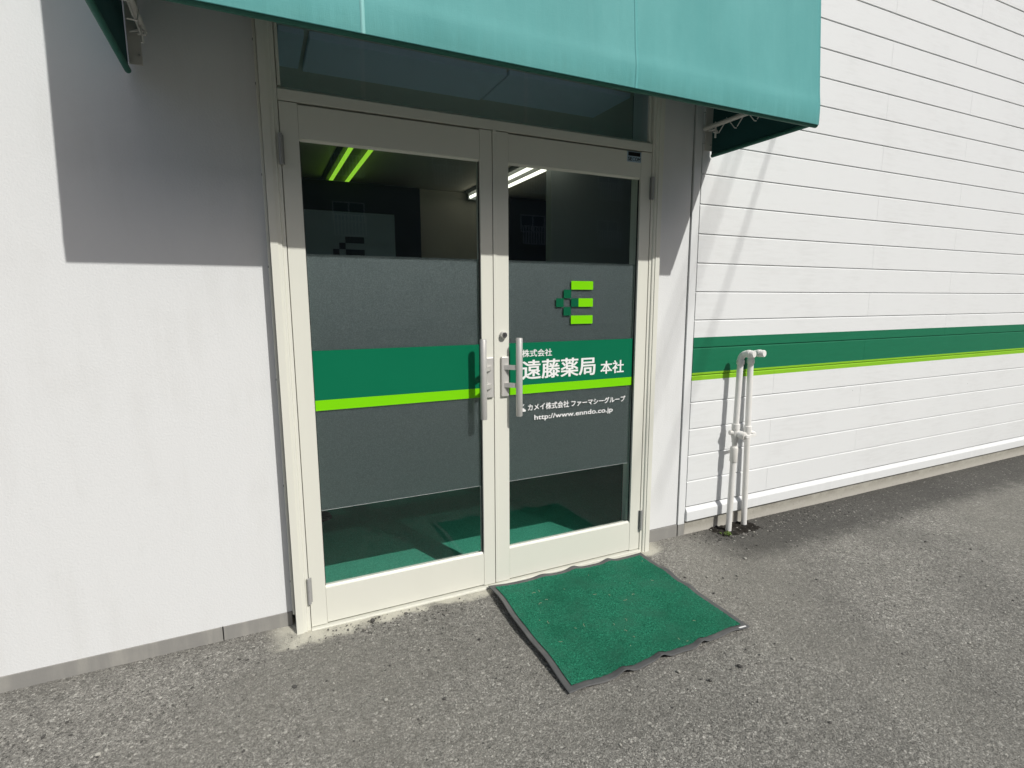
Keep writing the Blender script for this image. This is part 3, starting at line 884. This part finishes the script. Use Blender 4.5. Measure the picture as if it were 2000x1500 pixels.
# ------------------------------------------------------------------ water pipes
def pipe(name, label, foot, top_xy, zt, valve):
    gz = float(ground_z(np.float64(foot[0]), 0))
    T = thing(name, (foot[0], foot[1], gz), label, 'water pipe', 'white pipes standing at the siding')
    def at(z):
        t = (z - 0.0) / (zt - 0.0)
        return (foot[0] + (top_xy[0] - foot[0]) * t, foot[1] + (top_xy[1] - foot[1]) * t, z)
    R = 0.0175
    if valve:
        MB().tube([at(0.0 + gz - 0.01), at(0.415)], R, 22).build('riser', 'pipe', T, 0, True)
        MB().tube([at(0.41), at(0.418), at(0.42), at(0.497), at(0.505), at(0.51)], [R, 0.0215, 0.0225, 0.0225, 0.021, 0.016], 24).build('sleeve', 'pipe', T, 0, True)
        MB().tube([at(0.508), at(0.532), at(0.536), at(0.553)], [0.0145, 0.0145, 0.019, 0.019], 20).build('neck', 'pipe', T, 0, True)
        MB().tube([at(0.553), at(0.563), at(0.600), at(0.612), at(0.614), at(0.646), at(0.648)], [0.019, 0.0225, 0.0235, 0.021, 0.0235, 0.0235, R], 24).build('valve_body', 'pipe', T, 0, True)
        c = Vector(at(0.590))
        v = MB().tube([c + Vector((-0.034, 0.012, 0.004)), c + Vector((-0.020, 0.008, 0.003)), c, c + Vector((0.012, -0.030, -0.004)), c + Vector((0.016, -0.052, -0.008)), c + Vector((0.017, -0.060, -0.009))],
                      [0.014, 0.017, 0.020, 0.0215, 0.0225, 0.0205], 22).build('valve_bonnet', 'pipe', T, 0, True)
        MB().tube([c + Vector((0.017, -0.058, -0.009)), c + Vector((0.018, -0.066, -0.009))], [0.012, 0.011], 16).build('spindle', 'pipe', v, 0, True)
        MB().prism_z([(c.x + 0.010, c.y - 0.071), (c.x + 0.018, c.y - 0.074), (c.x + 0.104, c.y - 0.062), (c.x + 0.106, c.y - 0.054), (c.x + 0.020, c.y - 0.063)], c.z - 0.017, c.z + 0.000).build('lever', 'pipe', v, 0.0015)
        MB().tube([at(0.646), at(zt)], R, 22).build('riser', 'pipe', T, 0, True)
    else:
        MB().tube([at(gz - 0.01), at(0.545)], R, 22).build('riser', 'pipe', T, 0, True)
        MB().tube([at(0.543), at(0.547), at(0.612), at(0.616)], [R, 0.0222, 0.0222, R], 24).build('coupling', 'pipe', T, 0, True)
        c = Vector(at(0.575))
        MB().tube([c + Vector((0.010, -0.012, 0)), c + Vector((0.030, -0.020, -0.003)), c + Vector((0.034, -0.0215, -0.003)), c + Vector((0.042, -0.024, -0.012))], [0.012, 0.010, 0.007, 0.005], 14).build('drain_plug', 'pipe', T, 0, True)
        MB().tube([at(0.614), at(zt)], R, 22).build('riser', 'pipe', T, 0, True)
    # elbow turning out from the wall, with collars and an end cap
    e0 = Vector(at(zt))
    MB().tube([e0 - Vector((0, 0, 0.004)), e0 + Vector((0, 0, 0.002)), e0 + Vector((0, 0, 0.022)), e0 + Vector((0, 0, 0.026))], [R, 0.0222, 0.0222, 0.0195], 24).build('collar', 'pipe', T, 0, True)
    rr = 0.040
    out = Vector((0.18, -0.98, 0)).normalized()
    pts = []
    for i in range(11):
        a = i / 10 * math.pi / 2
        pts.append(e0 + Vector((0, 0, 0.024 + rr * math.sin(a))) + out * (rr * (1 - math.cos(a))))
    MB().tube(pts, 0.0188, 22).build('elbow', 'pipe', T, 0, True)
    q = pts[-1]
    cp = MB().tube([q - out * 0.003, q + out * 0.002, q + out * 0.018, q + out * 0.019, q + out * 0.020, q + out * 0.040, q + out * 0.044],
              [0.0188, 0.0222, 0.0222, 0.0195, 0.0205, 0.0205, 0.0180], 24).build('end_cap', 'pipe', T, 0, True)
    # dark stub of wrap in the hole at the foot
    MB().tube([(foot[0], foot[1], gz - 0.05), (foot[0], foot[1], gz + 0.006)], 0.0195, 18).build('foot_wrap', 'pipe_dirt', T, 0, True)
    return T
pipe('water_pipe', 'white standing pipe with a lever valve, nearer the door', (2.387, -0.012), (2.404, -0.010), 1.000, True)
pipe('water_pipe', 'plain white standing pipe without lever, farther from the door', (2.548, 0.017), (2.526, 0.024), 0.995, False)

# ------------------------------------------------------------------ door mat
MC = [Vector((0.801, -0.024)), Vector((1.706, -0.036)), Vector((1.691, -0.782)), Vector((0.786, -0.808))]   # back-left, back-right, front-right, front-left
MT = thing('door_mat', (1.246, -0.41, 0.0), 'green pile door mat with wavy grey rubber border', 'door mat')
def mat_uv(s, t):
    p = (MC[0] * (1 - s) + MC[1] * s) * (1 - t) + (MC[3] * (1 - s) + MC[2] * s) * t
    return p
def bumpf(v, c, wd):
    return math.exp(-((v - c) / wd) ** 2)
def mat_h(s, t):
    z = 0.0035
    fr = max(0, (t - 0.86) / 0.14) ** 1.6
    z += fr * (0.019 * bumpf(s, 0.27, 0.036) + 0.020 * bumpf(s, 0.475, 0.032) + 0.019 * bumpf(s, 0.70, 0.030) + 0.005 * bumpf(s, 0.88, 0.05) + 0.004 * math.sin(s * 19) ** 2)
    bk = max(0, (0.14 - t) / 0.14) ** 1.6
    z += bk * (0.010 * bumpf(s, 0.32, 0.05) + 0.016 * bumpf(s, 0.52, 0.04) + 0.015 * bumpf(s, 0.755, 0.035) + 0.003)
    lf = max(0, (0.16 - s) / 0.16) ** 1.3
    z += lf * (0.022 * bumpf(t, 0.20, 0.17) + 0.016 * bumpf(t, 0.48, 0.13) + 0.011 * bumpf(t, 0.74, 0.12) + 0.006)
    rt = max(0, (s - 0.88) / 0.12) ** 1.4
    z += rt * (0.012 * bumpf(t, 0.30, 0.07) + 0.010 * bumpf(t, 0.52, 0.06) + 0.004)
    z += 0.0012 * math.sin(s * 7 + t * 5) * math.sin(t * 6)
    p = mat_uv(s, t)
    return z + float(ground_z(np.float64(p.x), 0)) + 0.001
def mat_edge(s, t):
    # in-plane wander of the edge that goes with the ripples
    p = mat_uv(s, t)
    d = Vector((0.0, 0.0))
    ft = max(0, (t - 0.7) / 0.3)
    d.y += ft * (0.004 * math.sin(s * 16 + 0.6))
    fl_ = max(0, (0.3 - s) / 0.3)
    d.x += fl_ * (-0.004 * math.sin(t * 3.6) + 0.003 * math.sin(t * 11))
    return p + d
bw, bh = 0.026 / 0.905, 0.026 / 0.77
def mat_patch(name, s0, s1, t0, t1, ns, nt, mat, lift, thick):
    co = np.zeros(((nt + 1) * (ns + 1), 3))
    o = Vector(MT['_o'])
    k = 0
    for j in range(nt + 1):
        t = t0 + (t1 - t0) * j / nt
        for i in range(ns + 1):
            s = s0 + (s1 - s0) * i / ns
            p = mat_edge(s, t)
            co[k] = (p.x - o.x, p.y - o.y, mat_h(s, t) + lift - o.z)
            k += 1
    i = np.arange(nt * ns)
    r, c = i // ns, i % ns
    q = np.stack([r * (ns + 1) + c, (r + 1) * (ns + 1) + c, (r + 1) * (ns + 1) + c + 1, r * (ns + 1) + c + 1], -1)
    ob = grid_mesh(name, co, q, mat)
    ob.parent = MT
    ob['_o'] = MT['_o']
    if thick:
        md = ob.modifiers.new('thick', 'SOLIDIFY')
        md.thickness = thick
        md.offset = -1
    return ob
mat_patch('backing', 0, 1, 0, 1, 120, 100, 'mat_rubber', 0.0, 0.0022)
mat_patch('pile', bw, 1 - bw, bh, 1 - bh, 330, 280, 'pile', 0.0032, 0.0)
tg = [mat_edge(0.945, 0.985), mat_edge(0.985, 0.987)]
tz = mat_h(0.965, 0.986) + 0.0008
d = (tg[1] - tg[0])
nrm = Vector((-d.y, d.x)).normalized() * 0.0035
MB().poly([(tg[0].x - nrm.x, tg[0].y - nrm.y, tz), (tg[1].x - nrm.x, tg[1].y - nrm.y, tz), (tg[1].x + nrm.x, tg[1].y + nrm.y, tz), (tg[0].x + nrm.x, tg[0].y + nrm.y, tz),
           (tg[0].x - nrm.x, tg[0].y - nrm.y, tz + .0006), (tg[1].x - nrm.x, tg[1].y - nrm.y, tz + .0006), (tg[1].x + nrm.x, tg[1].y + nrm.y, tz + .0006), (tg[0].x + nrm.x, tg[0].y + nrm.y, tz + .0006)],
          [(0, 3, 2, 1), (4, 5, 6, 7), (0, 1, 5, 4), (1, 2, 6, 5), (2, 3, 7, 6), (3, 0, 4, 7)]).build('maker_tag', 'v_white', MT)
# fibres and grit lying on the mat
fb = MB()
for _ in range(26):
    s, t = random.uniform(0.08, 0.95), random.uniform(0.08, 0.95)
    p = mat_edge(s, t)
    z = mat_h(s, t) + 0.008
    a = random.uniform(0, 6.28)
    L = random.uniform(0.004, 0.022)
    pts = [(p.x + math.cos(a + j * 0.35) * L * j / 3, p.y + math.sin(a + j * 0.35) * L * j / 3, z + 0.0008 * math.sin(j)) for j in range(4)]
    fb.tube(pts, 0.0006, 5)
fo = fb.build('straw_litter', 'straw')
tag(fo, 'tiny pale straw bits scattered on the green mat', 'litter', None, 'stuff')

# ------------------------------------------------------------------ stones, soil and weed on the asphalt
def stone(mbuf, x, y, r, flat=0.6, buried=0.35):
    bm = bmesh.new()
    bmesh.ops.create_icosphere(bm, subdivisions=1, radius=r)
    a = random.uniform(0, 6.28)
    sx, sy, sz = random.uniform(0.7, 1.35), random.uniform(0.6, 1.1), flat * random.uniform(0.6, 1.1)
    zg = float(ground_z(np.float64(x), 0)) + r * sz * (1 - 2 * buried)
    n0 = len(mbuf.v)
    for v in bm.verts:
        q = v.co * random.uniform(0.82, 1.12)
        qx, qy = q.x * sx, q.y * sy
        mbuf.v.append((x + qx * math.cos(a) - qy * math.sin(a), y + qx * math.sin(a) + qy * math.cos(a), zg + q.z * sz))
    for f in bm.faces:
        mbuf.f.append(tuple(n0 + v.index for v in f.verts))
    bm.free()
pale, dark = MB(), MB()
def on_mat(x, y):
    return 0.76 < x < 1.73 and -0.84 < y
for _ in range(1900):
    x = random.uniform(-0.95, 3.6)
    y = -0.03 - abs(random.gauss(0, 0.75))
    if y < -1.75 or on_mat(x, y):
        continue
    r = min(0.0095, 0.0016 + random.expovariate(1 / 0.0012))
    stone(pale if random.random() < 0.42 else dark, x, y, r)
for _ in range(240):                                   # crumbs gathered along the wall foot and the pipes
    x = random.choice((random.uniform(2.1, 3.4), random.gauss(2.42, 0.09)))
    y = random.uniform(-0.13, 0.05)
    stone(pale if random.random() < 0.25 else dark, x, y, random.uniform(0.002, 0.007))
for _ in range(150):
    x = random.gauss(0.30, 0.16)
    y = random.uniform(-0.16, -0.03)
    stone(pale if random.random() < 0.35 else dark, x, y, random.uniform(0.0015, 0.005))
for nm, mbuf, m, lb in (('pale_gravel', pale, 'stone', 'loose pale grit scattered over the asphalt'), ('dark_gravel', dark, 'dark_stone', 'loose dark grit scattered over the asphalt')):
    g = mbuf.build(nm, m)
    tag(g, lb, 'gravel', None, 'stuff')
# three single stones that stand out
for x, y, r, lb, m in ((0.243, -0.062, 0.014, 'brown leaf-sized stone chip on the cement by the left door', 'dark_stone'),
                       (0.195, -0.555, 0.009, 'small pale stone lying alone on the lower left asphalt', 'stone'),
                       (1.455, -0.945, 0.010, 'small dark stone chip on the asphalt in front of the mat', 'dark_stone')):
    sb = MB()
    stone(sb, x, y, r, 0.7, 0.15)
    o = sb.build('stone', m)
    tag(o, lb, 'stone', 'single stones on the asphalt')
# soil in the hole round the pipe feet
so = MB()
sx0, sx1, sy0, sy1, ns, nt = 2.26, 2.66, -0.085, 0.064, 56, 24
for j in range(nt + 1):
    for i in range(ns + 1):
        x = sx0 + (sx1 - sx0) * i / ns
        y = sy0 + (sy1 - sy0) * j / nt
        e = max(0, 1 - ((x - 2.46) / 0.20) ** 2) * min(1, (y - sy0) / 0.04)
        e = min(1.0, e * 1.8)
        h = 0.5 + 0.5 * math.sin(x * 91 + 3 * math.sin(y * 70)) * math.cos(y * 83 + 2 * math.sin(x * 47))
        so.v.append((x, y, float(ground_z(np.float64(x), 0)) - 0.012 + e * (0.010 + 0.014 * h * random.uniform(0.5, 1))))
for j in range(nt):
    for i in range(ns):
        p0 = j * (ns + 1) + i
        so.f.append((p0, p0 + 1, p0 + ns + 2, p0 + ns + 1))
o = so.build('soil', 'soil', None, 0, True)
tag(o, 'dark loose soil around the feet of the white pipes', 'soil', None, 'stuff')
# weed
wt_ = thing('weed', (2.335, -0.045, -0.02), 'small yellow green weed at the foot of the pipe with the lever', 'weed')
for i in range(22):
    a = random.uniform(0, 6.28)
    L = random.uniform(0.012, 0.032)
    cx, cy = 2.335 + random.gauss(0, 0.013), -0.045 + random.gauss(0, 0.010)
    wd = random.uniform(0.003, 0.006)
    dx, dy = math.cos(a), math.sin(a)
    lf = MB()
    pts = [(0, 0.2, 0), (0.45, 1, 0.5), (0.8, 0.7, 0.62), (1, 0, 0.55)]
    row = []
    for t, wv_, h in pts:
        bx, by, bz = cx + dx * L * t, cy + dy * L * t, -0.022 + h * L * 0.8
        row.append(((bx - dy * wd * wv_, by + dx * wd * wv_, bz + 0.001), (bx + dy * wd * wv_, by - dx * wd * wv_, bz + 0.001)))
    for (p1, p2) in row:
        lf.v += [p1, p2]
    for j in range(3):
        lf.f.append((2 * j, 2 * j + 1, 2 * j + 3, 2 * j + 2))
    lo = lf.build('leaf', 'leaf', wt_, 0, True)
    md = lo.modifiers.new('thick', 'SOLIDIFY')
    md.thickness = 0.0006

# ------------------------------------------------------------------ things inside
def ceiling_light(x0, x1, y0, y1, mat, label):
    T = thing('ceiling_light', ((x0 + x1) / 2, y0, 2.455), label, 'ceiling light', 'fluorescent lights on the ceiling inside')
    xa, xb = min(x0, x1) - 0.06, max(x0, x1) + 0.06
    MB().prism_y([(xa, 2.455), (xb, 2.455), (xb - 0.03, 2.432), (xa + 0.03, 2.432)], y0, y1).build('housing', 'int_housing', T)
    for x in (x0, x1):
        MB().tube([(x, y0 + 0.02, 2.402), (x, y1 - 0.02, 2.402)], 0.0145, 14).build('tube', mat, T, 0, True)
    for y in (y0 + 0.005, y1 - 0.025):
        MB().box(x0 - 0.02, x1 + 0.02, y, y + 0.02, 2.38, 2.431).build('socket', 'int_grey', T)
ceiling_light(0.535, 0.669, 1.25, 2.95, 'tube_lime', 'twin tube ceiling light glowing lime behind the left door')
ceiling_light(1.905, 2.035, 1.25, 3.05, 'tube_white', 'twin tube ceiling light glowing white behind the right door')
# reception board with the same emblem
bd = thing('sign_board', (0.48, 1.52, 0), 'dark grey reception board with squared emblem behind the left door', 'board')
MB().box(-0.55, 0.768, 1.50, 1.54, 0.0, 1.947).build('panel', 'int_board', bd, 0.003)
u = 0.0405
ox, oz = 0.357, 1.788
for cx, rz, wd, m in ((2, 0, 3, 'int_dark'), (3, 2, 2, 'int_dark'), (2, 4, 3, 'int_dark'), (1, 1, 1, 'v_black'), (0, 2, 1, 'v_black'), (2, 2, 1, 'v_black'), (1, 3, 1, 'v_black')):
    MB().box(ox + cx * u, ox + (cx + wd) * u - 0.0004, 1.494, 1.4995, oz - (rz + 1) * u + 0.0004, oz - rz * u).build('emblem_square', m, bd)
cb = thing('cabinet', (0.3, 2.7, 0), 'tall black cabinet behind the reception board', 'cabinet')
MB().box(-0.75, 1.235, 2.50, 2.95, 0.0, 2.34).build('carcass', 'int_dark', cb, 0.004)
MB().box(-0.74, 0.242, 2.488, 2.4995, 0.02, 2.33).build('door', 'int_dark', cb, 0.002)
MB().box(0.246, 1.229, 2.488, 2.4995, 0.02, 2.33).build('door', 'int_dark', cb, 0.002)
ps = thing('partition', (3.0, 1.52, 0), 'grey green partition wall behind the right door', 'partition')
MB().box(2.005, 4.19, 1.50, 1.56, 0.0, 2.45).build('panel', 'int_grey', ps, 0.002)
MB().box(1.975, 2.003, 1.49, 1.57, 0.0, 2.45).build('post', 'int_grey', ps, 0.003)
bw2 = thing('inner_wall', (1.5, 3.15, 0), 'beige inner wall between the cabinet and the black screen', 'wall')
MB().box(1.245, 2.330, 3.10, 3.20, 0.0, 2.455).build('panel', 'int_wall', bw2)
MB().box(1.245, 2.330, 3.088, 3.0995, 0.0, 0.07).build('skirting', 'int_dark', bw2)
dk2 = thing('dark_backdrop', (2.4, 3.08, 0), 'black screen for the dark doorway deep inside behind the right door', 'backdrop')
MB().box(2.385, 4.1, 3.05, 3.12, 0.0, 2.44).build('panel', 'int_dark', dk2, 0.002)  # black sheet standing in for the darkness of a doorway
MB().box(2.345, 2.383, 3.04, 3.13, 0.0, 2.44).build('post', 'int_dark', dk2, 0.002)
# shoe on the carpet
sh = thing('shoe', (0.13, 1.22, 0.0), 'black shoe on the green carpet behind the left door', 'shoe')
bm = MB()
segs = 18
rows = [(-0.16, 0.030, 0.055), (-0.13, 0.040, 0.085), (-0.07, 0.042, 0.080), (0.0, 0.046, 0.060), (0.06, 0.050, 0.047), (0.095, 0.042, 0.038), (0.113, 0.024, 0.026), (0.119, 0.006, 0.014)]
for (dx, wd, ht) in rows:
    for j in range(segs):
        a = 2 * math.pi * j / segs
        bm.v.append((0.105 + dx, 1.2 + wd * math.cos(a), 0.003 + ht / 2 + ht / 2 * math.sin(a)))
for i in range(len(rows) - 1):
    for j in range(segs):
        a, b = i * segs + j, i * segs + (j + 1) % segs
        bm.f.append((a, b, b + segs, a + segs))
bm.f.append(tuple(range(segs)))
bm.f.append(tuple(range((len(rows) - 1) * segs, len(rows) * segs)))
bm.build('upper', 'shoe', sh, 0, True)
MB().prism_z([(0.105 + dx * 1.02, 1.2 + wd * 1.06) for dx, wd, _ in rows] + [(0.105 + dx * 1.02, 1.2 - wd * 1.06) for dx, wd, _ in reversed(rows)], 0.0005, 0.014).build('sole', 'shoe', sh)

# ------------------------------------------------------------------ across the street: only its mirror image shows in the panes
ap = thing('apartment_block', (12, -25.3, 0), 'shaded apartment block mirrored in the upper door panes', 'building')
MB().box(-14, 36, -31, -25.3, -0.3, 12.2).build('wall', 'far_wall', ap)
MB().box(-14.3, 36.3, -31.3, -25.0, 12.21, 12.5).build('roof', 'roofing', ap)
for fz in (2.75, 5.45, 8.15):
    MB().box(-14, 36, -25.29, -25.22, fz - 1.25, fz - 1.12).build('ledge', 'far_trim' if fz < 0 else 'far_wall', ap)
wins = []
for fz in (5.40, 8.10):
    for cx in (-6.4, -1.4, 3.6, 8.55, 13.5, 18.5, 23.5, 28.5):
        if cx == 8.55 and fz < 6:
            continue
        x0, x1 = cx - 0.15, cx + 1.35
        wf = MB()
        for a, b, c_, d_ in ((x0, x1, fz + 0.62, fz + 0.67), (x0, x1, fz - 0.25, fz - 0.20), (x0, x0 + 0.05, fz - 0.20, fz + 0.62), (x1 - 0.05, x1, fz - 0.20, fz + 0.62), ((x0 + x1) / 2 - 0.03, (x0 + x1) / 2 + 0.03, fz - 0.20, fz + 0.62)):
            wf.box(a, b, -25.29, -25.24, c_, d_)
        wo = wf.build('window', 'far_trim', ap)
        for a, b in ((x0 + 0.052, (x0 + x1) / 2 - 0.032), ((x0 + x1) / 2 + 0.032, x1 - 0.052)):
            MB().box(a, b, -25.292, -25.275, fz - 0.198, fz + 0.618).build('pane', 'far_glass', wo)
        rl = MB()
        rl.box(x0, x1, -24.98, -24.94, fz, fz + 0.05).box(x0, x1, -24.98, -24.94, fz - 0.93, fz - 0.88)
        for i in range(10):
            xx = x0 + (x1 - x0 - 0.045) * i / 9
            rl.box(xx, xx + 0.055, -24.975, -24.945, fz - 0.879, fz - 0.001)
        for xx in (x0, x1 - 0.05):
            rl.box(xx, xx + 0.05, -25.295, -24.981, fz, fz + 0.05)
        rl.build('railing', 'far_trim', ap)
# overhead service cables: their blurred shadows cross the siding
LDu = np.array([-0.37, 1.0, -0.97])
def cable(shadow_top, shadow_low, k, r, label):
    a = np.array(shadow_top)
    b = np.array(shadow_low) - LDu * k
    pts = [tuple(a + (b - a) * t - np.array([0, 0, 0.0]) * t) for t in np.linspace(0, 1, 12)]
    o = MB().tube(pts, r, 10).build('overhead_cable', 'cable', None, 0, True)
    tag(o, label, 'cable', 'service cables over the entrance')
    return b
cable((3.165, 0.055, 3.75), (1.879, 0.058, 0.2), 8.5, 0.0066, 'single cable from the wall top whose shadow crosses the green stripe')
cable((2.915, 0.055, 3.75), (1.526, 0.058, 0.2), 11.5, 0.0072, 'left one of the cable pair above the siding')
cable((2.976, 0.055, 3.75), (1.608, 0.058, 0.2), 11.5, 0.0072, 'right one of the cable pair above the siding')

for o in bpy.data.objects:
    if '_o' in o:
        del o['_o']
